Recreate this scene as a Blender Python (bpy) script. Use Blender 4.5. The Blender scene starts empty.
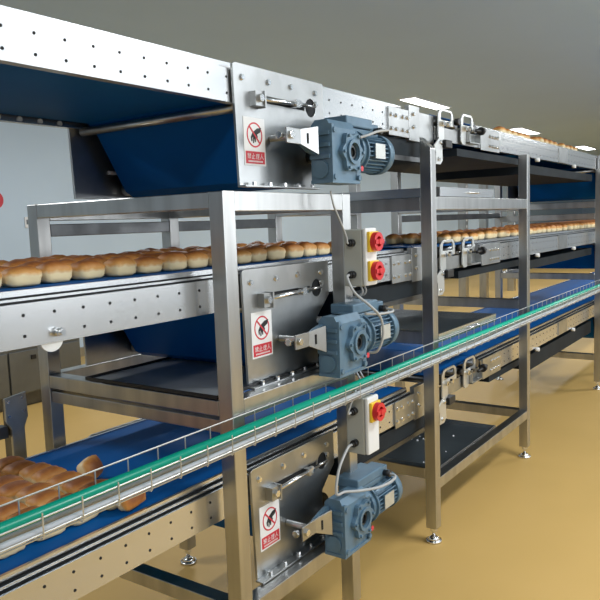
import bpy, bmesh, math, random
from mathutils import Vector, Matrix, geometry
random.seed(7)
S = bpy.context.scene
COL = S.collection
PI = math.pi

# ---------------------------------------------------------------- materials
def mat(name, color, rough=.5, metal=0., noise=0., nscale=8., bump=0., spec=.5, stretch=(1, 1, 1), color2=None, emit=None, estr=0., coat=0.):
    m = bpy.data.materials.new(name); m.use_nodes = True
    nt = m.node_tree; b = nt.nodes['Principled BSDF']
    b.inputs['Roughness'].default_value = rough
    b.inputs['Metallic'].default_value = metal
    b.inputs['Specular IOR Level'].default_value = spec
    b.inputs['Coat Weight'].default_value = coat
    c2 = color2 or tuple(max(0, c * (1 - noise)) for c in color)
    tc = nt.nodes.new('ShaderNodeTexCoord'); mp = nt.nodes.new('ShaderNodeMapping')
    mp.inputs['Scale'].default_value = stretch
    nt.links.new(tc.outputs['Object'], mp.inputs['Vector'])
    nz = nt.nodes.new('ShaderNodeTexNoise'); nz.inputs['Scale'].default_value = nscale; nz.inputs['Detail'].default_value = 4
    nt.links.new(mp.outputs['Vector'], nz.inputs['Vector'])
    mx = nt.nodes.new('ShaderNodeMix'); mx.data_type = 'RGBA'
    mx.inputs['A'].default_value = (*color, 1); mx.inputs['B'].default_value = (*c2, 1)
    rp = nt.nodes.new('ShaderNodeMapRange'); rp.inputs['From Min'].default_value = .35; rp.inputs['From Max'].default_value = .65
    nt.links.new(nz.outputs['Fac'], rp.inputs['Value']); nt.links.new(rp.outputs['Result'], mx.inputs['Factor'])
    nt.links.new(mx.outputs['Result'], b.inputs['Base Color'])
    if noise and metal > .5:
        rr = nt.nodes.new('ShaderNodeMapRange'); rr.inputs['To Min'].default_value = rough * .8; rr.inputs['To Max'].default_value = rough * 1.25
        nt.links.new(nz.outputs['Fac'], rr.inputs['Value']); nt.links.new(rr.outputs['Result'], b.inputs['Roughness'])
    if bump:
        bp = nt.nodes.new('ShaderNodeBump'); bp.inputs['Strength'].default_value = bump; bp.inputs['Distance'].default_value = .003
        nt.links.new(nz.outputs['Fac'], bp.inputs['Height']); nt.links.new(bp.outputs['Normal'], b.inputs['Normal'])
    if emit:
        b.inputs['Emission Color'].default_value = (*emit, 1); b.inputs['Emission Strength'].default_value = estr
    return m

M = {}
M['steel'] = mat('brushed_steel', (.56, .56, .55), .30, 1., .22, 14, stretch=(1, 1, .15))
M['steel_x'] = mat('brushed_steel_long', (.70, .71, .72), .24, .92, .10, 5, stretch=(.2, 1, 1))
M['plate'] = mat('dull_steel_plate', (.52, .53, .53), .33, 1., .25, 7)
M['dsteel'] = mat('dark_steel', (.17, .175, .18), .35, 1., .3, 8)
M['chrome'] = mat('bright_steel', (.80, .80, .80), .18, 1.)
M['zinc'] = mat('galvanised_wire', (.66, .67, .66), .35, .8)
M['hole'] = mat('black_hole', (.008, .009, .01), .8)
M['black'] = mat('black_plastic', (.012, .012, .013), .45)
M['belt'] = mat('blue_belt', (.002, .105, .37), .58, 0, .12, 3, spec=.08)
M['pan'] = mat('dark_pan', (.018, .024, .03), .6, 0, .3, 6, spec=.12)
M['tray'] = mat('slate_tray', (.055, .07, .08), .38, .3, .25, 5)
M['motor'] = mat('motor_blue_paint', (.115, .205, .29), .38, .1, .18, 18, bump=.15)
M['grey_box'] = mat('grey_enclosure', (.44, .45, .41), .5)
M['white_box'] = mat('white_cover', (.74, .75, .75), .45)
M['yellow'] = mat('yellow_plastic', (.85, .55, .03), .4)
M['red'] = mat('red_plastic', (.62, .025, .03), .35)
M['cable'] = mat('grey_cable', (.42, .43, .43), .5)
M['wcable'] = mat('white_cable', (.42, .44, .46), .5)
M['green'] = mat('green_hose', (.0, .40, .26), .30, noise=.1)
M['floor'] = mat('yellow_epoxy', (.62, .40, .135), .5, 0, .12, .8, color2=(.56, .36, .115), spec=.25)
M['wall'] = mat('pale_blue_wall', (.56, .68, .80), .6, 0, .04, 1)
M['ceil'] = mat('grey_ceiling', (.50, .66, .86), .6, 0, .03, 1)
M['lamp'] = mat('lamp_diffuser', (.9, .9, .9), .5, emit=(.93, .98, 1.), estr=9)
M['white'] = mat('white_vinyl', (.80, .80, .80), .45)
M['sred'] = mat('sign_red', (.60, .04, .06), .45)
M['cab'] = mat('cabinet_grey', (.20, .215, .225), .35, .7, .2, 3)
M['tray_steel'] = mat('satin_tray_steel', (.50, .52, .53), .5, .6, .15, 6)
M['alu'] = mat('label_aluminium', (.62, .64, .62), .4, .6, .1, 30)

def bread_mat():
    m = bpy.data.materials.new('bread_crust'); m.use_nodes = True
    nt = m.node_tree; b = nt.nodes['Principled BSDF']; b.inputs['Roughness'].default_value = .55
    tc = nt.nodes.new('ShaderNodeTexCoord'); sp = nt.nodes.new('ShaderNodeSeparateXYZ')
    nt.links.new(tc.outputs['Generated'], sp.inputs[0])
    nz = nt.nodes.new('ShaderNodeTexNoise'); nz.inputs['Scale'].default_value = 28; nz.inputs['Detail'].default_value = 3
    nt.links.new(tc.outputs['Object'], nz.inputs['Vector'])
    ad = nt.nodes.new('ShaderNodeMath'); ad.operation = 'MULTIPLY_ADD'; ad.inputs[1].default_value = .32
    nt.links.new(nz.outputs['Fac'], ad.inputs[0]); nt.links.new(sp.outputs['Z'], ad.inputs[2])
    oi = nt.nodes.new('ShaderNodeObjectInfo')
    a2 = nt.nodes.new('ShaderNodeMath'); a2.operation = 'MULTIPLY_ADD'; a2.inputs[1].default_value = .16
    nt.links.new(oi.outputs['Random'], a2.inputs[0]); nt.links.new(ad.outputs[0], a2.inputs[2])
    cr = nt.nodes.new('ShaderNodeValToRGB'); e = cr.color_ramp.elements
    e[0].position = .10; e[0].color = (.60, .34, .10, 1)
    e[1].position = 1.25; e[1].color = (.24, .075, .018, 1)
    for p, c in ((.26, (.86, .68, .38)), (.58, (.88, .70, .40)), (.70, (.66, .32, .08)), (.9, (.42, .15, .03))):
        k = cr.color_ramp.elements.new(p); k.color = (*c, 1)
    sc = nt.nodes.new('ShaderNodeMath'); sc.operation = 'MULTIPLY'; sc.inputs[1].default_value = .82
    nt.links.new(a2.outputs[0], sc.inputs[0]); nt.links.new(sc.outputs[0], cr.inputs[0])
    nt.links.new(cr.outputs[0], b.inputs['Base Color'])
    return m
M['bread'] = bread_mat()

# ---------------------------------------------------------------- mesh builder
class MB:
    def __init__(s, *mats): s.v = []; s.f = []; s.mi = []; s.sm = []; s.mats = list(mats); s.cur = 0
    def use(s, m):
        if m not in s.mats: s.mats.append(m)
        s.cur = s.mats.index(m); return s
    def add(s, vs, fs, smooth=False):
        o = len(s.v); s.v += [Vector(v) for v in vs]
        for f in fs: s.f.append([i + o for i in f]); s.mi.append(s.cur); s.sm.append(smooth)
        return s
    def box(s, x0, x1, y0, y1, z0, z1):
        v = [(x, y, z) for x in (x0, x1) for y in (y0, y1) for z in (z0, z1)]
        return s.add(v, [(0, 1, 3, 2), (4, 6, 7, 5), (0, 4, 5, 1), (2, 3, 7, 6), (0, 2, 6, 4), (1, 5, 7, 3)])
    def obox(s, c, ax, ay, az):
        c = Vector(c); ax, ay, az = Vector(ax), Vector(ay), Vector(az)
        v = [c + i * ax + j * ay + k * az for i in (-1, 1) for j in (-1, 1) for k in (-1, 1)]
        return s.add(v, [(0, 1, 3, 2), (4, 6, 7, 5), (0, 4, 5, 1), (2, 3, 7, 6), (0, 2, 6, 4), (1, 5, 7, 3)])
    def cyl(s, p0, p1, r, n=16, r1=None, caps=True):
        p0, p1 = Vector(p0), Vector(p1); d = (p1 - p0).normalized(); r1 = r if r1 is None else r1
        a = d.orthogonal().normalized(); b = d.cross(a)
        v = [p0 + r * (math.cos(2 * PI * i / n) * a + math.sin(2 * PI * i / n) * b) for i in range(n)]
        v += [p1 + r1 * (math.cos(2 * PI * i / n) * a + math.sin(2 * PI * i / n) * b) for i in range(n)]
        s.add(v, [(i, (i + 1) % n, n + (i + 1) % n, n + i) for i in range(n)], n > 8)
        if caps: s.add(v, [tuple(range(n))[::-1], tuple(range(n, 2 * n))])
        return s
    def tube(s, pts, r, n=8, closed=False):
        pts = [Vector(p) for p in pts]; k = len(pts); vs = []
        nrm = None
        for i, p in enumerate(pts):
            a = pts[i - 1] if (i or closed) else p; c = pts[(i + 1) % k] if (i < k - 1 or closed) else p
            t = (c - a).normalized()
            nrm = t.orthogonal().normalized() if nrm is None else (nrm - t * nrm.dot(t)).normalized()
            bn = t.cross(nrm)
            vs += [p + r * (math.cos(2 * PI * j / n) * nrm + math.sin(2 * PI * j / n) * bn) for j in range(n)]
        fs = [(i * n + j, i * n + (j + 1) % n, ((i + 1) % k) * n + (j + 1) % n, ((i + 1) % k) * n + j) for i in range(k if closed else k - 1) for j in range(n)]
        s.add(vs, fs, True)
        if not closed: s.add(vs[:n], [tuple(range(n))[::-1]]); s.add(vs[-n:], [tuple(range(n))])
        return s
    def prism(s, poly, a0, a1, plane='XZ', holes=()):
        """polygon (with holes) in a plane, extruded along the third axis from a0 to a1"""
        def P(q, a):
            return {'XZ': (q[0], a, q[1]), 'YZ': (a, q[0], q[1]), 'XY': (q[0], q[1], a)}[plane]
        loops = [list(poly)] + [list(h) for h in holes]
        tri = geometry.tessellate_polygon([[Vector((q[0], q[1], 0)) for q in l] for l in loops])
        flat = [q for l in loops for q in l]; n = len(flat)
        s.add([P(q, a0) for q in flat] + [P(q, a1) for q in flat], [tuple(t) for t in tri] + [tuple(i + n for i in t[::-1]) for t in tri])
        for l in loops:
            k = len(l); s.add([P(q, a0) for q in l] + [P(q, a1) for q in l], [(i, (i + 1) % k, k + (i + 1) % k, k + i) for i in range(k)])
        return s
    def strip(s, prof, y0, y1, th=.004):
        """a sheet following an XZ profile, spanning y0..y1"""
        up = []
        for i, p in enumerate(prof):
            a = Vector(prof[max(0, i - 1)]); c = Vector(prof[min(len(prof) - 1, i + 1)]); t = (c - a).normalized()
            up.append((p[0] - t.y * th, p[1] + t.x * th))
        n = len(prof); vs = []
        for y in (y0, y1): vs += [(p[0], y, p[1]) for p in prof] + [(p[0], y, p[1]) for p in up]
        m = 2 * n; fs = []
        for i in range(n - 1):
            fs += [(i, i + 1, m + i + 1, m + i), (n + i, m + n + i, m + n + i + 1, n + i + 1), (i, n + i, n + i + 1, i + 1), (m + i, m + i + 1, m + n + i + 1, m + n + i)]
        fs += [(0, m, m + n, n), (n - 1, 2 * n - 1, m + 2 * n - 1, m + n - 1)]
        return s.add(vs, fs, False)
    def build(s, name, parent=None, bevel=0, sub=0, label=None):
        off = Vector((0, 0, 0)); q = parent
        while q: off += q.location; q = q.parent
        me = bpy.data.meshes.new(name); me.from_pydata([v - off for v in s.v], [], s.f)
        for m in s.mats: me.materials.append(m)
        for p, mi, sm in zip(me.polygons, s.mi, s.sm): p.material_index = mi; p.use_smooth = sm
        bm = bmesh.new(); bm.from_mesh(me); bmesh.ops.remove_doubles(bm, verts=bm.verts, dist=1e-6)
        bmesh.ops.recalc_face_normals(bm, faces=bm.faces); bm.to_mesh(me); bm.free()
        o = bpy.data.objects.new(name, me); COL.objects.link(o); o.parent = parent
        if bevel:
            b = o.modifiers.new('bevel', 'BEVEL'); b.width = bevel; b.segments = 2; b.limit_method = 'ANGLE'; b.angle_limit = .7
        if sub: o.modifiers.new('sub', 'SUBSURF').levels = sub; o.modifiers['sub'].render_levels = sub
        if label: o['label'] = label
        return o

def tag(o, label, cat, group=None, kind=None):
    o['label'] = label; o['category'] = cat
    if group: o['group'] = group
    if kind: o['kind'] = kind
    return o
def struct(o): o['kind'] = 'structure'; return o
def thing(name, loc, label, cat, group=None):
    o = bpy.data.objects.new(name, None); COL.objects.link(o); o.location = loc; o.empty_display_size = .1
    return tag(o, label, cat, group)
def copy_tree(o, parent=None):
    c = o.copy(); COL.objects.link(c); c.parent = parent
    for ch in list(o.children): copy_tree(ch, c)
    return c
def dup(o, dx, dz, label, group=None):
    c = copy_tree(o); c.location = o.location + Vector((dx, 0, dz)); c['label'] = label
    if group: c['group'] = group
    return c
def circ(cx, cz, r, n=24, ry=None):
    ry = ry or r
    return [(cx + r * math.cos(2 * PI * i / n), cz + ry * math.sin(2 * PI * i / n)) for i in range(n)]
def smooth_path(pts, n=8):
    pts = [Vector(p) for p in pts]; out = []
    for i in range(len(pts) - 1):
        a = pts[max(0, i - 1)]; b = pts[i]; c = pts[i + 1]; d = pts[min(len(pts) - 1, i + 2)]
        for k in range(n):
            t = k / n
            out.append(.5 * ((2 * b) + (c - a) * t + (2 * a - 5 * b + 4 * c - d) * t * t + (3 * b - a - 3 * c + d) * t ** 3))
    out.append(pts[-1]); return out

# ---------------------------------------------------------------- layout
Y0 = 1.398      # front face of the posts
YS = 1.489      # outer face of near side frames
YB = 2.312      # front face of the rear posts
YF = 2.300      # far side frames
PS = .057       # post section
UP, LOW = .663, -.675
Z0 = 1.460      # middle belt surface

# ---------------------------------------------------------------- room
struct(MB(M['floor']).box(-4, 32, -3.2, 7.5, -.05, 0).build('floor'))
struct(MB(M['ceil']).box(-4, 32, -3.2, 7.5, 3.3, 3.36).build('ceiling'))
struct(MB(M['wall']).box(-4, 32, 7.5, 7.6, 0, 3.3).build('wall_back'))
struct(MB(M['wall']).box(32, 32.1, -3.2, 7.6, 0, 3.3).build('wall_right'))
struct(MB(M['steel']).box(-4, 32, 7.48, 7.5, 0, .12).build('baseboard_back'))
LPOS = [(9.83, 'nearest'), (14.55, 'middle'), (19.6, 'farthest')]
for x, w in LPOS:
    t = thing('ceiling_light', (x, 4.55, 3.3), {'nearest': 'long white ceiling light panel above the upper conveyor, largest of three', 'middle': 'white ceiling light panel right of the largest one, second of three', 'farthest': 'small far ceiling light panel at right, smallest of three'}[w], 'light', 'ceiling light panels')
    MB(M['lamp']).box(x - .62, x + .62, 4.39, 4.62, 3.286, 3.292).build('diffuser', t)
    b = MB(M['white']); b.box(x - .64, x + .64, 4.37, 4.39, 3.284, 3.3); b.box(x - .64, x + .64, 4.62, 4.64, 3.284, 3.3); b.box(x - .64, x - .62, 4.39, 4.62, 3.284, 3.3); b.box(x + .62, x + .64, 4.39, 4.62, 3.284, 3.3)
    b.build('frame', t)

# ---------------------------------------------------------------- conveyors
def xz_rows(x0, x1, step, zs): 
    n = int((x1 - x0) / step + .5); return [(x0 + i * step, z) for i in range(n + 1) for z in zs]

def side_frame(root, xa, xb, near, z0, name='side_frame'):
    y = YS if near else YF; d = 1 if near else -1       # d points inward
    m = MB(M['steel_x'])
    def bx(a, b, z1, z2): m.box(xa, xb, min(y + d * a, y + d * b), max(y + d * a, y + d * b), z1, z2)
    bx(0, .004, z0 - .129, z0 - .024)                    # web
    bx(.004, .03, z0 - .129, z0 - .125)                  # lower flange
    bx(.004, .008, z0 - .040, z0 - .024)
    m.use(M['black']); bx(.008, .034, z0 - .040, z0 - .034) # dark channel between web and wear strip
    m.use(M['steel_x']); bx(.016, .020, z0 - .034, z0 - .013); bx(.034, .044, z0 - .040, z0 + .005)
    m.use(M['hole']); bx(.0145, .016, z0 - .025, z0 - .019); bx(.0325, .034, z0 - .015, z0 - .009)
    m.use(M['hole'])
    for x, z in xz_rows(xa + .07, xb - .05, .0866, (z0 - .052, z0 - .102)):
        m.cyl((x, y - d * .0012, z), (x, y + d * .001, z), .0042, 10)
    return m.build(name, root)

def bolt(mb, x, y, z, r=.009, h=.008, d=-1):
    mb.cyl((x, y, z), (x, y + d * .002, z), r * 1.25, 12); mb.cyl((x, y + d * .002, z), (x, y + d * h, z), r, 6)

def bolts_at(parent, pts, y, r=.008, h=.008):
    for x, z in pts:
        b = MB(M['chrome']); bolt(b, x, y, z, r, h); b.build('bolt', parent)

def drive_plate(root, x0, near, z0, withsign=True):
    y = YS - .016 if near else YF + .006; y1 = y + .010
    P = [(x0, z0 - .395), (x0 - .012, z0 - .01), (x0 + .03 - .03, z0 - .004), (x0 + .51, z0 - .004), (x0 + .51, z0 - .135), (x0 + .42, z0 - .215), (x0 + .42, z0 - .395)]
    slot = [(x0 + .11, z0 - .115), (x0 + .385, z0 - .115), (x0 + .385, z0 - .092), (x0 + .11, z0 - .092)]
    hole = circ(x0 + .425, z0 - .102, .033)
    m = MB(M['plate']); m.prism(P, y, y1, 'XZ', [[q for q in slot], hole])
    if near: m.box(x0 - .012, x0 + .42, y - .034, y, z0 - .399, z0 - .393)   # bottom flange
    m.use(M['hole']); m.prism(circ(x0 + .425, z0 - .102, .032), y + (.004 if near else .003), y + .009, 'XZ'); m.box(x0 + .112, x0 + .383, y + .004, y + .009, z0 - .114, z0 - .093)  # black backing paints the shade inside the hole and slot
    pl = m.build('drive_plate' if near else 'rear_drive_plate', root, bevel=.0012)
    if near:
        bolts_at(pl, [(x0 + a, z0 - c) for a, c in ((.03, .048), (.17, .045), (.30, .043), (.455, .045), (.455, .085))], y, .009)
        for k in range(5):
            MB(M['chrome']).cyl((x0 + .05 + .085 * k, y - .018, z0 - .393), (x0 + .05 + .085 * k, y - .018, z0 - .381), .008, 6).build('bolt', pl)
        t = MB(M['chrome'])
        t.cyl((x0 + .12, y - .018, z0 - .108), (x0 + .37, y - .018, z0 - .101), .0075, 14)
        t.cyl((x0 + .37, y - .018, z0 - .101), (x0 + .43, y - .018, z0 - .099), .005, 12)
        t.use(M['plate']); t.box(x0 + .065, x0 + .105, y - .028, y, z0 - .135, z0 - .088); t.box(x0 + .105, x0 + .112, y - .036, y, z0 - .14, z0 - .085)
        t.use(M['chrome']); t.box(x0 + .29, x0 + .315, y - .032, y - .004, z0 - .115, z0 - .09); t.cyl((x0 + .315, y - .018, z0 - .102), (x0 + .33, y - .018, z0 - .101), .013, 6)
        t.cyl((x0 + .085, y - .04, z0 - .11), (x0 + .085, y - .028, z0 - .11), .013, 6)
        t.build('tension_screw', pl)
        # warning sticker: white vinyl, red ring with slash over a dark hand, red text bar
        sx, sz = x0 + .024, z0 - .150; W, H = .112, .156; yy = y - .0015
        g = MB(M['white']); g.box(sx, sx + W, yy, y, sz - H, sz)
        cx, cz = sx + W * .5, sz - .056; yq = yy - .0008
        g.use(M['sred']); g.prism(circ(cx, cz, .041, 32), yq, yy, 'XZ', [circ(cx, cz, .036, 32)])
        g.use(M['black'])
        g.prism([(cx + .036, cz + .026), (cx + .014, cz + .022), (cx - .010, cz + .008), (cx - .020, cz - .008), (cx - .018, cz - .022), (cx - .013, cz - .021), (cx - .013, cz - .010), (cx - .008, cz - .007), (cx - .010, cz - .027), (cx - .005, cz - .027), (cx - .003, cz - .008), (cx + .001, cz - .024), (cx + .005, cz - .023), (cx + .005, cz - .004), (cx + .014, cz - .010), (cx + .016, cz - .005), (cx + .012, cz + .002), (cx + .030, cz + .010)], yq - .0002, yy, 'XZ')
        g.use(M['sred']); u = .7071
        g.prism([(cx - .038 * u - .002, cz + .038 * u - .002), (cx - .038 * u + .002, cz + .038 * u + .002), (cx + .038 * u + .002, cz - .038 * u + .002), (cx + .038 * u - .002, cz - .038 * u - .002)], yq - .0006, yy, 'XZ')
        g.box(sx + .006, sx + W - .006, yq, yy, sz - H + .006, sz - H + .046)
        g.use(M['white'])
        st = {  # strokes on a 0..6 grid for the four characters on the bar
            0: [(0, 5, 2.6, 5), (1.3, 6, 1.3, 3.2), (1.3, 4.6, .2, 3.6), (1.3, 4.6, 2.5, 3.6), (3.3, 5, 6, 5), (4.6, 6, 4.6, 3.2), (4.6, 4.6, 3.5, 3.6), (4.6, 4.6, 5.9, 3.6), (1, 2.8, 5, 2.8), (0, 1.7, 6, 1.7), (3, 1.7, 3, 0), (1.5, 1.2, .6, .2), (4.5, 1.2, 5.4, .2)],
            1: [(3, 6, 3, 0), (3, 3.4, 5.4, 3.4), (1, 3.6, 1, 0), (0, 0, 6, 0)],
            2: [(.2, 5, 1.6, 5), (1, 5, .6, 0), (.2, 3, 1.8, 3), (.6, 0, 2, .8), (2.6, 5.4, 5.8, 5.4), (3, 5.4, 2.6, 3.6), (5.6, 5.4, 5.4, 3.8), (2.4, 3.4, 6, 3.4), (4.2, 5.2, 4.2, 0), (2.8, 1.8, 5.6, 1.8), (2.4, 0, 6, 0)],
            3: [(3, 6, 2.6, 3.4), (2.6, 3.4, .2, 0), (2.8, 3.6, 5.8, 0)]}
        for ci in range(4):
            ox = sx + .014 + ci * .0222; oz = sz - H + .022; k = .0029
            for (a, b_, c, d) in st[ci]:
                p = Vector((ox + a * k, yq - .0004, oz + b_ * k)); q = Vector((ox + c * k, yq - .0004, oz + d * k)); t_ = (q - p); L = t_.length; t_.normalize(); nn = Vector((-t_.z, 0, t_.x))
                g.obox((p + q) / 2, t_ * (L / 2 + .0004), (0, .0004, 0), nn * .0007)
        for ci in range(12):
            g.box(sx + .018 + ci * .0065, sx + .022 + ci * .0065, yq - .0006, yq, sz - H + .011, sz - H + .016)
        g.build('warning_sticker', pl, label='white sticker with a red crossed hand symbol and red Chinese text bar')
    return pl

def belt_mesh(root, xa, xb, z0, xp, name='belt'):
    ya, yb = YS + .045, YF - .045
    m = MB(M['belt'])
    m.strip([(xb, z0 - .004), (xa, z0 - .004)][::-1], ya, yb, .004)
    # nose at the right-hand end, return run and the take-up loop round the drive drum
    m.strip([(xb, z0), (xb + .02, z0 - .012), (xb + .02, z0 - .03), (xb, z0 - .042)], ya, yb, .003)
    r = z0 - .104
    m.strip([(xb, z0 - .042), (xp + .60, r), (xp + .52, r), (xp + .505, r - .02), (xp + .50, z0 - .30), (xp + .47, z0 - .36), (xp + .41, z0 - .385), (xp + .25, z0 - .385), (xp + .215, z0 - .365), (xp + .08, z0 - .135), (xp + .04, r), (xa, r)], ya, yb, .004)
    return m.build(name, root)

def conveyor(loc_x, xa, xb, xp, z0, label, near_seams=()):
    root = thing('belt_conveyor', (loc_x, YS, z0), label, 'conveyor', 'stacked blue belt conveyors')
    side_frame(root, xa, xb, True, z0); side_frame(root, xa, xb, False, z0, 'rear_side_frame')
    belt_mesh(root, xa, xb + .0, z0, xp)
    drive_plate(root, xp, True, z0); drive_plate(root, xp, False, z0)
    rl = MB(M['steel']); rl.cyl((xp + .045, YS + .006, z0 - .137), (xp + .045, YF - .006, z0 - .137), .016, 20); rl.build('snub_roller', root)
    rl = MB(M['dsteel']); rl.cyl((xp + .415, YS - .002, z0 - .305), (xp + .415, YF - .004, z0 - .305), .074, 28); rl.build('drive_drum', root)
    rl = MB(M['steel']); rl.cyl((xp + .25, YS - .002, z0 - .355), (xp + .25, YF - .004, z0 - .355), .026, 20); rl.build('take_up_roller', root)
    # joint plates with eight bolts at the right end, then the end plate
    m = MB(M['plate']); m.box(xb - .20, xb - .004, YS - .008, YS, z0 - .145, z0 - .020)
    jp = m.build('joint_plate', root, bevel=.001)
    bolts_at(jp, [(xb - .175 + i * .048 + (.012 if i > 1 else -.006), z) for i in range(4) for z in (z0 - .055, z0 - .115)], YS - .008)
    # pan under the return run
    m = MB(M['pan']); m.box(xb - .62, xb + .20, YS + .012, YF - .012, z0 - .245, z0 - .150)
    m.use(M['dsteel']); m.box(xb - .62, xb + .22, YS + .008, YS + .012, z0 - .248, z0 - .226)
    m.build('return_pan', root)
    for xx in (xp - .5, xp - 1.4, xb - .3):
        if xx > xa + .05: MB(M['steel']).box(xx, xx + .04, YS + .004, YF - .004, z0 - .098, z0 - .060).build('cross_member', root)
    return root

XA0, XA1, XPA = -1.6, 3.045, 1.787
XB0, XB1, XPB = 3.95, 14.0, 6.90
mid_a = conveyor(1.2, XA0, XA1, XPA, Z0, 'near blue belt conveyor at eye height, carrying the large front row of buns')
dup(mid_a, 0, UP, 'near conveyor of the top tier, dark navy underside above the left rear panel')
dup(mid_a, 0, LOW, 'near conveyor of the lowest tier, wide blue belt behind the green hose')
mid_b = conveyor(5.2, XB0, XB1, XPB, Z0, 'far continuation of the middle conveyor, right of the pair of loop brackets')
dup(mid_b, 0, UP, 'far continuation of the top conveyor, running right below the ceiling lights')
dup(mid_b, 0, LOW, 'far continuation of the lowest conveyor, blue belt at right below the wire tray')
for rt in [o for o in COL.objects if o.name.startswith('belt_conveyor') and o.location.x > 4]:
    z = rt.location.z
    m = MB(M['plate']); m.box(XB0 + .02, XB0 + .33, YS - .007, YS, z - .14, z - .018)
    j = m.build('joint_plate', rt, bevel=.001)
    bolts_at(j, [(XB0 + .16 + i * .045, zz) for i in range(4) for zz in (z - .055, z - .110)], YS - .007)
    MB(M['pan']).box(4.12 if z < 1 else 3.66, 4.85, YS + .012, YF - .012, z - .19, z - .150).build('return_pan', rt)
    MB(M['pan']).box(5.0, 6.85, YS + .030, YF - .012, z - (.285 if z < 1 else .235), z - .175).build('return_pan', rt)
    for xx in (5.05, 6.05): MB(M['white_box']).cyl((xx, YS - .022, z - .14), (xx, YS + .006, z - .14), .014, 12).build('spacer_knob', rt)
    # a second bolted joint farther along
    m = MB(M['plate']); m.box(5.62, 5.86, YS - .006, YS, z - .125, z - .02)
    m.build('splice_plate', rt)

for ch in [c for c in COL.objects if c.name.startswith('belt_conveyor') and abs(c.location.z - Z0 - UP) < .01 and c.location.x < 3][0].children:
    if ch.name.startswith('drive_plate'):
        for g in ch.children:
            if g.name.startswith('warning_sticker'): g.location.z -= .020; g.location.x += .004
    if ch.name.startswith('rear_drive_plate'):
        m = MB(M['white']); m.box(1.955, 2.01, YF - .002, YF + .006, 1.828, 1.842); m.build('bright_slot', ch)  # white strip paints in the slot where it shows bright
    if ch.name.startswith('rear_side_frame'):
        for x in (1.39, 1.475, 1.56, 1.645, 1.73): MB(M['white']).cyl((x, YF - .002, 2.010), (x, YF - .008, 2.010), .010, 12).build('bolt', ch)  # white discs painted in for frame holes that show bright

# transfer units between near and far conveyors
def transfer(z0, label):
    root = thing('transfer_unit', (3.5, YS, z0), label, 'conveyor transfer', 'transfer units between conveyor sections')
    m = MB(M['plate'])
    m.box(3.05, 3.16, YS - .006, YS + .018, z0 - .155, z0 + .008); ep = m.build('end_plate', root, bevel=.001)
    MB(M['plate']).box(3.16, 3.36, YS + .012, YS + .018, z0 - .145, z0 - .01).build('recessed_plate', root)
    MB(M['plate']).box(3.05, 3.36, YF - .006, YF, z0 - .15, z0 + .005).build('rear_end_plate', root)
    bolts_at(ep, [(3.095, z0 - .03), (3.095, z0 - .09)], YS - .006)
    for x0, x1, zt in ((3.37, 3.56, .030), (3.665, 3.84, .034)):
        # bracket: plate with an open rounded window on top
        P = [(x0, z0 - .115), (x0, z0 + .005), (x0 + .015, z0 + zt - .012), (x0 + .035, z0 + zt), (x1 - .03, z0 + zt), (x1 - .008, z0 + zt - .014), (x1, z0 + zt - .035), (x1, z0 - .05), (x0 + .07, z0 - .05), (x0 + .07, z0 - .115), (x0 + .055, z0 - .13), (x0 + .015, z0 - .13)]
        Hh = [(x0 + .028, z0 - .026), (x0 + .034, z0 + zt - .02), (x0 + .050, z0 + zt - .012), (x1 - .042, z0 + zt - .012), (x1 - .028, z0 + zt - .022), (x1 - .026, z0 - .018), (x1 - .038, z0 - .026)]
        MB(M['zinc']).prism(P, YS - .012, YS - .004, 'XZ', [Hh]).build('loop_bracket', root, bevel=.0012)
        MB(M['zinc']).prism(P, YF + .004, YF + .012, 'XZ', [Hh]).build('loop_bracket', root)
        r = MB(M['chrome']); r.cyl((x0 + .04, YS - .03, z0 - .05), (x0 + .04, YF + .02, z0 - .05), .009, 12)
        for xx in (x0 + .03, x0 + .10): r.cyl((xx, YS - .03, z0 - .045), (xx, YS - .012, z0 - .045), .013, 6)
        r.build('cross_rod', root)
    m = MB(M['belt'])
    m.strip([(3.36, z0 - .004), (3.94, z0 - .004)], YS + .03, YF - .03, .004); m.build('transfer_belt', root)
    for xx in (3.40, 3.62, 3.90):
        MB(M['dsteel']).cyl((xx, YS + .0, z0 - .030), (xx, YF, z0 - .030), .024, 18).build('roller', root)
    m = MB(M['plate']); m.box(3.36, 3.95, YS + .004, YS + .008, z0 - .128, z0 - .060)
    m.box(3.74, 3.90, YS - .03, YS + .004, z0 - .118, z0 - .112); m.box(3.74, 3.745, YS - .03, YS + .004, z0 - .118, z0 - .06); m.box(3.895, 3.90, YS - .03, YS + .004, z0 - .118, z0 - .06)
    m.build('side_plate', root)
    k = MB(M['black']); k.cyl((3.79, YS - .045, z0 - .052), (3.93, YS - .045, z0 - .045), .008, 12); k.cyl((3.86, YS - .045, z0 - .049), (3.885, YS - .045, z0 - .047), .022, 18)
    k.build('adjusting_knob', root)
    MB(M['black']).cyl((3.60, YS - .03, z0 - .02), (3.60, YS - .005, z0 - .02), .018, 14).build('adjusting_knob', root)
    # hanging bracket with a black sensor block
    m = MB(M['zinc']); m.prism([(3.31, z0 - .16), (3.37, z0 - .12), (3.41, z0 - .12), (3.41, z0 - .23), (3.385, z0 - .25), (3.33, z0 - .25), (3.33, z0 - .19)], YS - .014, YS - .008, 'XZ')
    m.use(M['chrome']); bolt(m, 3.385, YS - .014, z0 - .14); bolt(m, 3.36, YS - .014, z0 - .225)
    br = m.build('hanging_bracket', root, bevel=.001)
    k = MB(M['black']); k.box(3.42, 3.50, YS - .03, YS + .02, z0 - .165, z0 - .125); k.cyl((3.39, YS - .005, z0 - .145), (3.42, YS - .005, z0 - .145), .012, 12)
    k.build('sensor', root, bevel=.003)
    return root
transfer(Z0, 'bolted transfer joint with two loop brackets on the middle tier, level with the buns')
transfer(Z0 + UP, 'bolted transfer joint with loop brackets on the top tier, just under the ceiling light')
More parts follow.
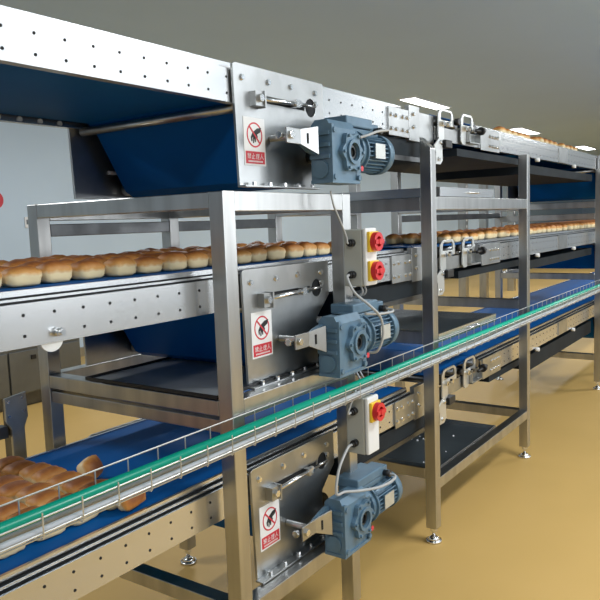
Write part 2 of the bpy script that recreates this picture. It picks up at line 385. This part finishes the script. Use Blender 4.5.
transfer(Z0 + LOW, 'bolted transfer joint with loop brackets on the lowest tier, below the green hose')

# ---------------------------------------------------------------- frames
def post(root, x, y, z0, z1, slant=False, foot=True):
    m = MB(M['steel'])
    if slant:
        v = [(x, y, z0), (x + PS, y, z0), (x + PS, y + PS, z0), (x, y + PS, z0), (x, y, z1 - .055), (x + PS, y, z1 - .055), (x + PS, y + PS, z1), (x, y + PS, z1)]
        m.add(v, [(0, 3, 2, 1), (4, 5, 6, 7), (0, 1, 5, 4), (1, 2, 6, 5), (2, 3, 7, 6), (3, 0, 4, 7)])
    else: m.box(x, x + PS, y, y + PS, z0, z1)
    p = m.build('post', root, bevel=.003)
    if foot:
        f = MB(M['chrome']); c = (x + PS / 2, y + PS / 2)
        f.cyl((*c, .022), (*c, z0 + .01), .009, 12); f.cyl((*c, 0), (*c, .012), .040, 24, .038); f.cyl((*c, .012), (*c, .028), .036, 24, .014); f.cyl((*c, z0 - .02), (*c, z0), .018, 6)
        f.build('levelling_foot', p)
    return p
def beam(root, x0, x1, y0, y1, z0, z1, m='steel'): return MB(M[m]).box(x0, x1, y0, y1, z0, z1).build('beam', root, bevel=.0025)

X2, X2b, X3, X4, X5 = 1.6115, 2.296, 3.095, 4.55, 6.69
fa = thing('steel_support_frame', (X2, Y0, 0), 'stainless support frame with the widest, nearest post, left of the switch boxes', 'support frame', 'stainless support frames')
for x in (X2, X2b):
    for y in (Y0, YB): post(fa, x, y, .075, 1.707)
e = .001
beam(fa, X2 + PS + e, X2b - e, Y0 + e, Y0 + PS - e, 1.645, 1.706); beam(fa, X2b + .001, X2b + PS - .001, Y0 + PS + e, YB - e, 1.645, 1.706)
beam(fa, X2 + .001, X2 + PS - .001, Y0 + PS + e, YB - e, 1.655, 1.706)
beam(fa, X2 + PS + e, X2b - e, YB + e, YB + .03, 1.645, 1.704)
beam(fa, X2 + PS + e, X2b - e, YB + .002, YB + .04, 1.585, 1.632, 'dsteel')
for x in (X2, X2b):
    beam(fa, x + .001, x + PS - .001, Y0 + PS + e, YB - e, 1.010, 1.060); beam(fa, x + .006, x + PS - .006, Y0 + PS + e, YB - e, .955, .998)
beam(fa, X2 + PS + e, X2b - e, Y0 + e, Y0 + PS - e, 1.000, 1.061); beam(fa, X2 + PS + e, X2b - e, YB + e, YB + PS - e, 1.000, 1.061)
for x in (X2, X2b): beam(fa, x + .001, x + PS - .001, Y0 + PS + e, YB - e, .34, .39)
beam(fa, X2 + PS + e, X2b - e, YB + e, YB + PS - e, .34, .39); beam(fa, X2 + PS + e, X2b - e, Y0 + e, Y0 + PS - e, .325, .383)
fb = thing('steel_support_frame', (X3, Y0, 0), 'tall stainless support frame with slant-cut post top, in the middle of the photo', 'support frame', 'stainless support frames')
post(fb, X3, Y0, .075, 1.985, True); post(fb, X4, Y0, .075, 1.985)
post(fb, X3, YB, .075, 1.72); post(fb, X4, YB, .075, 1.95); post(fb, 3.97, YB, .075, 1.95)
for z1 in (1.705, 1.06, .325):
    h = .062 if z1 > .5 else .055
    if z1 != 1.06: beam(fb, X3 + PS + e, X4 - e, Y0 + .002, Y0 + PS - .002, z1 - h, z1)
    beam(fb, X3 + .001, X3 + PS - .001, Y0 + PS + e, YB - e, z1 - h + (.055 if z1 < .5 else 0), z1 + (.055 if z1 < .5 else 0)); beam(fb, X4 + .001, X4 + PS - .001, Y0 + PS + e, YB - e, z1 - h, z1)
    if z1 > .5: beam(fb, X3 + PS + e, 3.97 - e, YB + .002, YB + PS - .002, z1 - h, z1)
beam(fb, X2b + PS + e, X3 - e, YB + .002, YB + .04, 1.585, 1.632, 'dsteel')
fc = thing('steel_support_frame', (X5, Y0, 0), 'stainless support frame cut off at the right edge of the photo', 'support frame', 'stainless support frames')
for x, y, z in ((X5, Y0, 1.985), (X5, YB, 1.95), (X5 + .7, YB, 1.707), (X5 + .7, Y0, 1.707)) : post(fc, x, y, .075, z)
for z1 in (1.705, 1.60, 1.06, .325):
    beam(fc, X5 + .001, X5 + PS - .001, Y0 + PS + e, YB - e, z1 - .055, z1)
    beam(fc, X5 + PS + e, X5 + .7 - e, YB + .002, YB + PS - .002, z1 - .055, z1)
beam(fc, X4 + PS + e, X5 - e, YB + .002, YB + .04, 1.585, 1.632, 'dsteel')
# rear perforated uprights
for x, lb in ((12.3, 'perforated steel upright standing on the far floor, right of the middle post'), (15.0, 'perforated steel upright far behind, just left of the fourth post'), (13.35, 'thin steel upright on the far floor between the two perforated ones')):
    m = MB(M['steel']); m.box(x, x + .14, 4.9, 5.04, 0, 2.3); m.use(M['white'])
    if x != 13.35:
        for k in range(9): m.cyl((x + .07, 4.898, 1.2 + k * .12), (x + .07, 4.901, 1.2 + k * .12), .028, 10)
    tag(m.build('perforated_upright' if x != 13.35 else 'steel_upright', None), lb, 'upright', 'far steel uprights')

# bracket post behind the lowest belt at left, with a stub bar
t = thing('bracket_post', (1.49, 2.41, 0), 'short steel post with a wide bolted head plate behind the lowest belt, left edge', 'post')
MB(M['plate']).prism([(1.485, .985), (1.575, .995), (1.578, .90), (1.560, .86), (1.560, 0), (1.505, 0), (1.505, .86), (1.485, .90)], 2.412, 2.425, 'XZ').build('head_plate', t, bevel=.002)
MB(M['dsteel']).box(1.508, 1.545, 2.426, 2.47, 0, .97).build('post', t)
MB(M['dsteel']).box(1.1, 1.50, 2.43, 2.47, .83, .875).build('stub_bar', t)
bolts_at(t, ((1.497, .97), (1.56, .975), (1.497, .915), (1.56, .925)), 2.412, .005, .006)

# disc foot bracket under the middle side frame at left
tag(MB(M['white_box']).cyl((1.058, YS + .004, Z0 - .118), (1.058, YS + .012, Z0 - .118), .034, 32).build('guide_disc'), 'white half-hidden disc hanging below the middle side frame at left', 'disc')
b = MB(M['chrome']); b.cyl((1.071, YS, Z0 - .104), (1.071, YS - .022, Z0 - .104), .011, 16); b.cyl((1.071, YS - .022, Z0 - .104), (1.071, YS - .026, Z0 - .104), .007, 12)
b.build('spring_plunger', mid_a)

# ---------------------------------------------------------------- trays
def tray(x0, x1, y0, y1, z, lip, label, material='tray', crumbs=0):
    t = thing('drip_tray', (x0, y0, z), label, 'tray')
    m = MB(M[material]); m.box(x0 + .004, x1 - .004, y0 + .004, y1 - .004, z, z + .003)
    m.build('tray_bottom', t)
    m = MB(M['steel_x' if lip > .02 else 'black']); m.box(x0, x1, y0, y0 + .004, z, z + lip); m.box(x0, x1, y1 - .004, y1, z, z + lip); m.box(x0, x0 + .004, y0 + .004, y1 - .004, z, z + lip); m.box(x1 - .004, x1, y0 + .004, y1 - .004, z, z + lip)
    m.build('rim', t)
    if lip > .02:
        h = MB(M['chrome']); xm = (x0 + x1) / 2 + .05
        h.tube(smooth_path([(xm - .06, y0 + .001, z + lip * .5), (xm - .055, y0 - .012, z + lip * .5), (xm + .055, y0 - .012, z + lip * .5), (xm + .06, y0 + .001, z + lip * .5)], 5), .005, 8)
        h.build('handle', t)
    if crumbs:
        c = MB(M['white'])
        for _ in range(crumbs):
            x = random.uniform(x0 + .1, x1 - .1); y = random.uniform(y0 + .05, y1 - .1); r = random.uniform(.003, .008)
            c.cyl((x, y, z + .003), (x, y, z + .003 + r), r, 6, r * .5)
        o = c.build('crumbs', t); o['kind'] = 'stuff'
    return t
tray(X2 + .004, X2b + .05, Y0 + .065, 2.10, 1.0625, .012, 'thin dark-edged tray lying on the cross bars inside the nearest frame', 'tray_steel')
tray(3.16, 3.97, Y0 + .003, YB - .01, 1.0, .042, 'dark slate tray with steel lip at mid height right of the middle post')
tray(3.20, 3.95, Y0 + .003, YB - .01, 1.708, .045, 'shallow steel-lipped tray sitting on the upper beam between the two tall posts')
tray(3.16, 4.12, Y0 + .062, YB - .01, .300, .030, 'low slate tray dotted with crumbs near the floor, right of the middle post', crumbs=14)

# ---------------------------------------------------------------- gear motors
def gear_motor(z0, label):
    zc = z0 - .305; root = thing('gear_motor', (2.22, 1.36, zc), label, 'motor', 'blue gear motors')
    gx0, gx1, gy0, gy1 = 2.097, 2.292, 1.312, 1.396
    m = MB(M['motor'])
    P = [(gy1, zc - .098), (gy1 - .003, zc + .095), (gy1 - .02, zc + .112), (gy0 + .015, zc + .112), (gy0, zc + .085), (gy0, zc - .098)]
    m.prism(P, gx0, gx1 - .03, 'YZ')
    m.prism([(gy1, zc - .075), (gy1, zc + .070), (gy1 - .03, zc + .085), (gy0 + .01, zc + .085), (gy0 - .002, zc + .07), (gy0 - .002, zc - .08), (gy0 + .01, zc - .098), (gy1, zc - .098)], gx1 - .03, gx1, 'YZ')
    for dz in (.065, .025, -.015): m.obox((gx0 - .004, (gy0 + gy1) / 2, zc + dz), (.006, 0, 0), (0, .040, 0), (0, 0, .007))
    m.cyl((gx0 - .008, gy0 + .042, zc - .058), (gx0, gy0 + .042, zc - .058), .031, 24)
    m.box(gx0 - .004, gx1 - .01, gy0 - .006, gy1, zc - .106, zc - .094); m.box(gx0 + .05, gx0 + .09, gy0 + .03, gy0 + .06, zc + .10, zc + .112)
    m.box(gx0 - .003, gx0 + .012, gy0 - .007, gy0 + .01, zc - .10, zc + .095)
    for x, z in ((gx0 + .012, zc - .085), (gx1 - .02, zc - .085), (gx0 + .012, zc + .075)): m.cyl((x, gy0 - .012, z), (x, gy0, z), .010, 12)
    m.build('gearbox', root, bevel=.005)
    bx, bz = 2.218, zc + .004
    f = MB(M['motor'])
    ring = [(bx + (.066 + .008 * math.cos(6 * 2 * PI * i / 48)) * math.cos(2 * PI * i / 48), bz + (.066 + .008 * math.cos(6 * 2 * PI * i / 48)) * math.sin(2 * PI * i / 48)) for i in range(48)]
    f.prism(ring, gy0 - .018, gy0, 'XZ', [circ(bx, bz, .031, 32)]); f.prism(circ(bx, bz, .044, 32), gy0 - .026, gy0 - .018, 'XZ', [circ(bx, bz, .032, 32)])
    for k in range(6):
        a = k * PI / 3; f.cyl((bx + .064 * math.cos(a), gy0 - .026, bz + .064 * math.sin(a)), (bx + .064 * math.cos(a), gy0 - .018, bz + .064 * math.sin(a)), .006, 6)
    fl = f.build('output_flange', root, bevel=.002)
    h = MB(M['hole']); h.prism(circ(bx, bz, .0305, 32), gy0 - .006, gy0 - .003, 'XZ'); h.use(M['dsteel']); h.prism(circ(bx, bz, .024, 32), gy0 - .014, gy0 - .006, 'XZ', [circ(bx, bz, .017, 20)])
    h.build('shaft_bore', fl)
    MB(M['sred']).cyl((2.272, gy0 - .021, zc - .052), (2.272, gy0 - .019, zc - .052), .010, 16).build('oil_mark', root, label='small round red oil mark')
    # motor along +X
    my, mz = 1.365, zc + .015; m = MB(M['motor'])
    m.cyl((gx1, my, mz), (gx1 + .025, my, mz), .072, 32); m.cyl((gx1 + .025, my, mz), (gx1 + .034, my, mz), .080, 32)
    m.cyl((gx1 + .034, my, mz), (gx1 + .20, my, mz), .058, 32)
    for k in range(28):
        a = 2 * PI * k / 28
        if abs(math.sin(a / 1) - 1) < .12: continue
        c = Vector((gx1 + .115, my + .064 * math.cos(a), mz + .064 * math.sin(a))); rd = Vector((0, math.cos(a), math.sin(a)))
        m.obox(c, (.078, 0, 0), rd * .009, rd.cross(Vector((1, 0, 0))) * .0018)
    m.build('motor_body', root)
    m = MB(M['motor']); m.cyl((gx1 + .195, my, mz), (gx1 + .235, my, mz), .078, 32, .076); m.cyl((gx1 + .235, my, mz), (gx1 + .243, my, mz), .076, 32, .066)
    m.use(M['hole'])
    for r in (.02, .035, .05): m.prism(circ(my, mz, r + .004, 28), gx1 + .2425, gx1 + .2435, 'YZ', [circ(my, mz, r, 28)])
    m.build('fan_cover', root)
    m = MB(M['alu']); m.box(gx1 + .075, gx1 + .150, my - .080, my - .077, mz - .025, mz + .030); m.use(M['motor']); m.box(gx1 + .08, gx1 + .145, my - .077, my - .06, mz - .02, mz + .025)
    m.build('name_plate', root, label='blank silver rating plate')
    tb = MB(M['motor']); tb.box(gx1 - .05, gx1 + .13, my - .03, my + .06, mz + .060, mz + .085); tb.box(gx1 - .055, gx1 + .135, my - .035, my + .065, mz + .087, mz + .125); tb.box(gx1 + .135, gx1 + .20, my - .025, my + .05, mz + .060, mz + .112)
    tbo = tb.build('terminal_box', root, bevel=.005)
    g = MB(M['black']); g.cyl((gx1 + .17, my - .025, mz + .085), (gx1 + .17, my - .055, mz + .085), .013, 12); g.build('cable_gland', tbo)
    # torque arm towards the plate
    a = MB(M['motor']); a.prism([(gx0, zc + .085), (gx0, zc - .01), (gx0 - .05, zc + .005), (gx0 - .105, zc + .035), (gx0 - .10, zc + .06), (gx0 - .05, zc + .075)], gy0 + .06, gy0 + .078, 'XZ')
    a.build('torque_arm', root, bevel=.002)
    a = MB(M['plate']); a.box(gx0 - .185, gx0 - .105, gy0 + .052, gy0 + .058, zc + .022, zc + .072); a.cyl((gx0 - .13, gy0 + .058, zc + .048), (gx0 - .13, YS - .017, zc + .048), .011, 12)
    a.add([(gx0 - .105, gy0 + .052, zc + .022), (gx0 - .105, gy0 + .052, zc + .072), (gx0 - .03, gy0 + .030, zc + .085), (gx0 - .03, gy0 + .030, zc - .01), (gx0 - .105, gy0 + .058, zc + .022), (gx0 - .105, gy0 + .058, zc + .072), (gx0 - .03, gy0 + .036, zc + .085), (gx0 - .03, gy0 + .036, zc - .01)], [(0, 1, 2, 3), (4, 7, 6, 5), (0, 4, 5, 1), (1, 5, 6, 2), (2, 6, 7, 3), (3, 7, 4, 0)])
    a.use(M['hole']); a.box(gx0 - .080, gx0 - .066, gy0 + .042, gy0 + .0445, zc + .025, zc + .06)
    a.use(M['chrome']); a.cyl((gx0 - .165, gy0 + .052, zc + .048), (gx0 - .165, gy0 + .042, zc + .048), .013, 6); a.cyl((gx0 - .200, gy0 + .075, zc + .048), (gx0 - .185, gy0 + .075, zc + .048), .013, 6)
    a.build('torque_bracket', root, bevel=.001)
    MB(M['dsteel']).cyl((2.2, gy1, zc), (2.2, YS - .008, zc), .024, 20).build('output_shaft', root)
    return root
gm = gear_motor(Z0, 'blue-grey gear motor at centre, right of the middle warning sticker')
dup(gm, -.008, .688, 'blue-grey gear motor hanging at the top tier, beside the upper warning sticker')
dup(gm, 0, LOW, 'blue-grey gear motor at the bottom edge, below the single-switch box')

# ---------------------------------------------------------------- switch boxes
def switch_box(x0, z0, z1, switches, label):
    root = thing('switch_box', (x0, Y0, z0), label, 'switch box', 'isolator switch boxes')
    yb, yf = Y0 - .002, 1.298
    MB(M['grey_box']).box(x0, x0 + .084, yf + .018, yb, z0, z1).build('housing', root, bevel=.005)
    MB(M['white_box']).box(x0 - .001, x0 + .085, yf, yf + .016, z0 + .002, z1 + .004).build('cover', root, bevel=.006)
    for z in (z0 + .045, z1 - .05):
        g = MB(M['black']); g.cyl((x0, 1.355, z), (x0 - .022, 1.355, z), .014, 14); g.cyl((x0 - .022, 1.355, z), (x0 - .032, 1.355, z), .010, 14); g.build('cable_gland', root)
    for z in switches:
        xc = x0 + .044
        y = MB(M['yellow']); y.box(xc - .036, xc + .036, yf - .012, yf, z - .038, z + .038); yo = y.build('switch_base', root, bevel=.003, label='yellow square switch base')
        r = MB(M['red']); yh = yf - .012
        r.prism(circ(xc, z, .035, 28), yh - .020, yh, 'XZ', [circ(xc, z, .020, 20)]); r.cyl((xc, yh - .008, z), (xc, yh, z), .021, 20)
        r.obox((xc, yh - .019, z), (.032, 0, 0), (0, .006, 0), (0, 0, .008)); r.cyl((xc, yh - .012, z), (xc, yh - .027, z), .011, 14)
        r.build('rotary_handle', yo, bevel=.002, label='red rotary handle')
    return root
switch_box(2.288, 1.358, 1.572, (1.524, 1.415), 'grey box with two red and yellow rotary switches, on the post above the green hose')
switch_box(2.272, .712, .932, (.878,), 'grey box with a single red rotary switch, just below the green hose')

def cable(pts, r, label, m='cable', name='cable'):
    o = MB(M[m]).tube(smooth_path(pts), r, 8).build(name); return tag(o, label, 'cable')
cable([(2.13, 1.345, 1.712), (2.14, 1.34, 1.66), (2.20, 1.35, 1.60), (2.245, 1.355, 1.545), (2.25, 1.355, 1.524), (2.262, 1.355, 1.522)], .0038, 'thin grey cable dropping from the top motor to the two-switch box')
cable([(2.262, 1.355, 1.404), (2.235, 1.35, 1.395), (2.235, 1.32, 1.34), (2.26, 1.270, 1.29), (2.315, 1.258, 1.24), (2.338, 1.262, 1.17), (2.335, 1.285, 1.11), (2.33, 1.325, 1.10)], .005, 'grey cable looping from the two-switch box down across the centre motor')
cable([(2.462, 1.315, 1.255), (2.462, 1.285, 1.252), (2.43, 1.270, 1.248), (2.36, 1.272, 1.25), (2.30, 1.274, 1.255), (2.255, 1.29, 1.262)], .005, 'short grey cable leaving the terminal box of the centre motor')
cable([(2.454, 1.315, 1.943), (2.454, 1.285, 1.942), (2.42, 1.270, 1.938), (2.35, 1.272, 1.928), (2.29, 1.274, 1.912), (2.25, 1.29, 1.90)], .005, 'short grey cable leaving the terminal box of the top motor')
cable([(2.24, 1.355, .757), (2.20, 1.35, .755), (2.12, 1.34, .70), (2.09, 1.335, .62), (2.14, 1.33, .61), (2.20, 1.30, .60), (2.30, 1.275, .585), (2.40, 1.275, .575), (2.455, 1.285, .577), (2.462, 1.315, .580)], .0055, 'thick grey cable arching from the single-switch box to the lowest motor')
cable([(2.24, 1.355, .882), (2.215, 1.352, .885), (2.225, 1.345, .92), (2.25, 1.34, .955), (2.27, 1.35, .97)], .0045, 'grey cable rising from the single-switch box into the wire tray')
cable([(2.325, 1.345, 1.357), (2.33, 1.345, 1.325), (2.34, 1.42, 1.28), (2.37, 1.43, 1.10), (2.36, 1.40, 1.02), (2.36, 1.37, .97)], .004, 'left one of two thin cables hanging from the two-switch box', 'wcable')
cable([(2.35, 1.345, 1.357), (2.355, 1.345, 1.325), (2.365, 1.42, 1.28), (2.39, 1.43, 1.10), (2.385, 1.40, 1.02), (2.385, 1.37, .97)], .004, 'right one of two thin cables hanging from the two-switch box', 'wcable')

# ---------------------------------------------------------------- wire tray with hose
t = thing('wire_cable_tray', (1.6, Y0, .95), 'long galvanised wire cable tray carrying the green hose across the front posts', 'cable tray')
TX0, TX1 = .2, 14.
w = MB(M['zinc'])
for y, z in ((1.392, 1.015), (1.392, .955), (1.352, .945), (1.318, .945), (1.310, .990), (1.310, .955)):
    w.cyl((TX0, y, z), (TX1, y, z), .0024, 6)
w.build('long_wires', t)
w = MB(M['zinc']); x = TX0 + .04
while x < TX1:
    for a, b_ in (((1.392, 1.015), (1.392, .945)), ((1.392, .9425), (1.310, .9425)), ((1.3075, .945), (1.3075, 1.002))):
        w.cyl((x, *a), (x, *b_), .0019, 5)
    x += .105
o = w.build('cross_wires', t); o['kind'] = 'stuff'
tag(MB(M['green']).cyl((TX0 - .3, 1.345, .985), (TX1, 1.345, .985), .0145, 14).build('green_hose'), 'green air hose running the whole length of the wire tray', 'hose')
for i, (y, z, lb) in enumerate(((1.326, .957, 'pale grey cable lying at the front of the wire tray under the green hose'), (1.362, .957, 'pale grey cable lying at the rear of the wire tray under the green hose'))):
    tag(MB(M['wcable']).tube([(TX0 - .3 + k * .35, y + .003 * math.sin(k * 1.7 + i), z + .003 * math.sin(k * 1.1)) for k in range(41)], .0085, 8).build('tray_cable'), lb, 'cable')

# ---------------------------------------------------------------- far machinery and wall fittings
t = thing('machine_cabinet', (3.6, 5.77, 0), 'grey metal machine cabinet far left, seen under the middle conveyor', 'cabinet')
MB(M['cab']).box(2.3, 4.42, 5.79, 6.5, .13, 1.25).build('body', t, bevel=.006)
for x0, x1 in ((2.32, 2.95), (2.97, 3.61), (3.63, 4.40)):
    d = MB(M['cab']).box(x0, x1, 5.77, 5.79, .14, .53).build('door', t, bevel=.004)
    for xl in (x0 + .22, x0 + .31): MB(M['black']).box(xl, xl + .05, 5.76, 5.77, .44, .48).build('latch', d)
    MB(M['cab']).box(x0, x1, 5.775, 5.79, .56, .86).build('panel', t, bevel=.004)
MB(M['dsteel']).box(2.35, 4.38, 5.85, 6.45, 0, .13).build('plinth', t)
t = thing('wall_socket', (5.1, 7.5, 1.74), 'small white wall socket plate left of the rear post', 'socket')
MB(M['white']).box(5.055, 5.14, 7.485, 7.5, 1.67, 1.80).build('plate', t, bevel=.004)
MB(M['cab']).box(5.075, 5.12, 7.482, 7.485, 1.71, 1.765).build('socket_face', t)
tag(MB(M['sred']).cyl((4.70, 7.5, 1.995), (4.70, 7.488, 1.995), .10, 28).build('wall_sign'), 'red round sign on the pale wall, cut by the left edge', 'sign')

# ---------------------------------------------------------------- bread
def bun_mesh(seed):
    rnd = random.Random(seed); bm = bmesh.new(); bmesh.ops.create_cube(bm, size=1)
    bmesh.ops.subdivide_edges(bm, edges=bm.edges, cuts=5, use_grid_fill=True)
    Lx, Ly, Lz = .049, .034, .062
    for v in bm.verts:
        p = v.co * 2; q = Vector([math.copysign(abs(c) ** 1.0, c) for c in p])
        n = (abs(q.x) ** 5 + abs(q.y) ** 5 + abs(q.z) ** 5) ** (1 / 5) or 1
        mx = max(abs(q.x), abs(q.y), abs(q.z)); q = q * (mx / n)
        t = (q.z + 1) / 2; x = q.x * Lx * (.90 + .12 * min(1, t * 1.3)); y = q.y * Ly * (.90 + .12 * min(1, t * 1.3))
        z = t * Lz * .74
        if t > .55: z += (t - .55) / .45 * Lz * .26 * max(0, 1 - (q.x ** 2) * .75) * max(0, 1 - (q.y ** 2) * .75)
        w = .0016
        v.co = Vector((x + rnd.uniform(-w, w), y + rnd.uniform(-w, w), max(0, z + (rnd.uniform(-w, w) if t > .05 else 0))))
    me = bpy.data.meshes.new('bread_bun'); bm.to_mesh(me); bm.free()
    for p in me.polygons: p.use_smooth = True
    me.materials.append(M['bread']); return me
BUNS = [bun_mesh(i) for i in range(5)]
def bun(x, y, z, label, group, rz=0, rx=0, k=None, s=1.):
    o = bpy.data.objects.new('bread_bun', random.choice(BUNS) if k is None else BUNS[k]); COL.objects.link(o)
    o.location = (x, y, z); o.rotation_euler = (rx, 0, rz); o.scale = (s * random.uniform(.93, 1.03), s * random.uniform(.95, 1.03), random.uniform(.86, 1.04))
    return tag(o, label, 'bread', group)
count = 0
ORD = ['first', 'second', 'third', 'fourth', 'fifth', 'sixth', 'seventh', 'eighth', 'ninth', 'tenth', 'eleventh', 'twelfth']
pitch = .110
# middle tier, near section
for j in range(6):
    y = 1.690 + j * .088; xs = []; x = .62 + random.uniform(0, .05)
    while x < 2.74: xs.append(x); x += pitch + random.uniform(-.003, .008)
    left = [q for q in xs if q < 1.62][::-1]; right = [q for q in xs if q >= 1.62]
    for side, qs in (('left', left), ('right', right)):
        for n, q in enumerate(qs):
            if j == 0: lb = 'front-row bun on the middle belt, %s to the %s of the widest post' % (ORD[min(n, 11)], side); g = 'front row of buns on the middle conveyor'
            else: lb = 'golden-topped bun behind the front row on the near middle conveyor'; g = 'rear rows of buns on the near middle conveyor'
            bun(q, y + random.uniform(-.012, .012), Z0 + .001, lb, g, random.uniform(-.12, .12)); count += 1
# middle tier, far section: nearest ones as individuals, the rest as stuff
far = []
for j in range(4):
    x = 3.72
    while x < 6.2 and count < 258:
        bun(x, 1.60 + j * .105 + random.uniform(-.01, .01), Z0 + .001, 'small distant bun on the far section of the middle conveyor', 'buns on the far middle conveyor', random.uniform(-.15, .15)); count += 1
        x += .118 + random.uniform(-.004, .01)
def stuff_buns(name, z, rows, x0, x1, label):
    vs = []; fs = []
    src = BUNS[0]; sv = [v.co.copy() for v in src.vertices]; sf = [tuple(p.vertices) for p in src.polygons]
    for y in rows:
        x = x0
        while x < x1:
            R = Matrix.Rotation(random.uniform(-.15, .15), 3, 'Z'); o = len(vs); c = Vector((x, y + random.uniform(-.01, .01), z))
            vs += [R @ v + c for v in sv]; fs += [tuple(i + o for i in f) for f in sf]; x += .122
    me = bpy.data.meshes.new(name); me.from_pydata(vs, [], fs); me.materials.append(M['bread'])
    for p in me.polygons: p.use_smooth = True
    o = bpy.data.objects.new(name, me); COL.objects.link(o); return tag(o, label, 'bread', None, 'stuff')
stuff_buns('distant_buns', Z0 + .001, [1.60 + .105 * j for j in range(6)], 6.35, 13.5, 'mass of far buns on the middle conveyor at the right edge')
# lowest tier
nlow = 0
for i in range(5):
    xr = 1.335 - i * .116
    for j in range(8):
        y = 2.175 - j * .077
        bun(xr + random.uniform(-.008, .008) - .010 * (j % 2), y, Z0 + LOW + .001, 'brown bun on the lowest belt, in the %s row from the right' % ORD[i], 'buns on the lowest conveyor', random.uniform(-.1, .1), s=1.08); count += 1
bun(1.415, 1.885, Z0 + LOW + .034, 'stray bun tipped on its side showing its pale base, right of the lowest bun rows', None, .5, 1.2, 0, 1.0)
bun(1.335, 1.595, Z0 + LOW + .034, 'pale bun lying on its side at the belt edge below the green hose', None, .2, 1.3, 1, 1.0)
# top tier, far section
x = 4.62
for i in range(14):
    bun(x, 1.60, Z0 + UP + .001, 'bun peeping over the edge of the top conveyor near the ceiling lights', 'buns on the top conveyor', random.uniform(-.2, .2)); x += .125 + (0.12 if i % 5 == 4 else 0)

# ---------------------------------------------------------------- camera
f, yaw, pit, rol = 705.91, math.radians(35.0416), math.radians(6.1566), math.radians(-2.0679)
F = Vector((math.cos(yaw) * math.cos(pit), math.sin(yaw) * math.cos(pit), -math.sin(pit)))
R = Vector((math.sin(yaw), -math.cos(yaw), 0)); U = R.cross(F)
R2 = math.cos(rol) * R + math.sin(rol) * U; U2 = -math.sin(rol) * R + math.cos(rol) * U
cd = bpy.data.cameras.new('camera'); cam = bpy.data.objects.new('camera', cd); COL.objects.link(cam)
mw = Matrix((R2, U2, -F)).transposed().to_4x4(); mw.translation = Vector((0, 0, 1.6)); cam.matrix_world = mw
cd.sensor_width = 36; cd.lens = f / 600 * 36; cd.clip_start = .02; S.camera = cam

# ---------------------------------------------------------------- light
wd = bpy.data.worlds.new('world'); S.world = wd; wd.use_nodes = True
bg = wd.node_tree.nodes['Background']; bg.inputs['Color'].default_value = (.80, .92, 1., 1); bg.inputs['Strength'].default_value = .36
def area(name, loc, rot, sx, sy, power, color=(1, 1, 1)):
    l = bpy.data.lights.new(name, 'AREA'); l.shape = 'RECTANGLE'; l.size = sx; l.size_y = sy; l.energy = power; l.color = color
    o = bpy.data.objects.new(name, l); COL.objects.link(o); o.location = loc; o.rotation_euler = rot; return o
for x in (1.9, 4.2, 6.5, 10.0): area('side_fill', (x, -3.0, 2.1), (math.radians(90), 0, 0), 1.5, 1.7, 38, (.93, .97, 1))  # unseen area lights added and spaced for banded highlights on the side frames
for x in (-1.5, 3.5, 8.5, 13.5): area('overhead_area', (x, -.6, 3.25), (0, 0, 0), 1.4, .4, 80, (.97, .99, 1))  # unseen overhead row on the camera side, added for lighting
for x in (0.3, 5.1, 9.83, 14.55, 19.6): area('overhead_area', (x, 4.505, 3.283), (0, 0, 0), 1.2, .22, 65, (.97, .99, 1))

S.view_settings.view_transform = 'Standard'; S.view_settings.look = 'None'; S.view_settings.gamma = 1; S.view_settings.exposure = 0.0
S.view_settings.use_curve_mapping = False
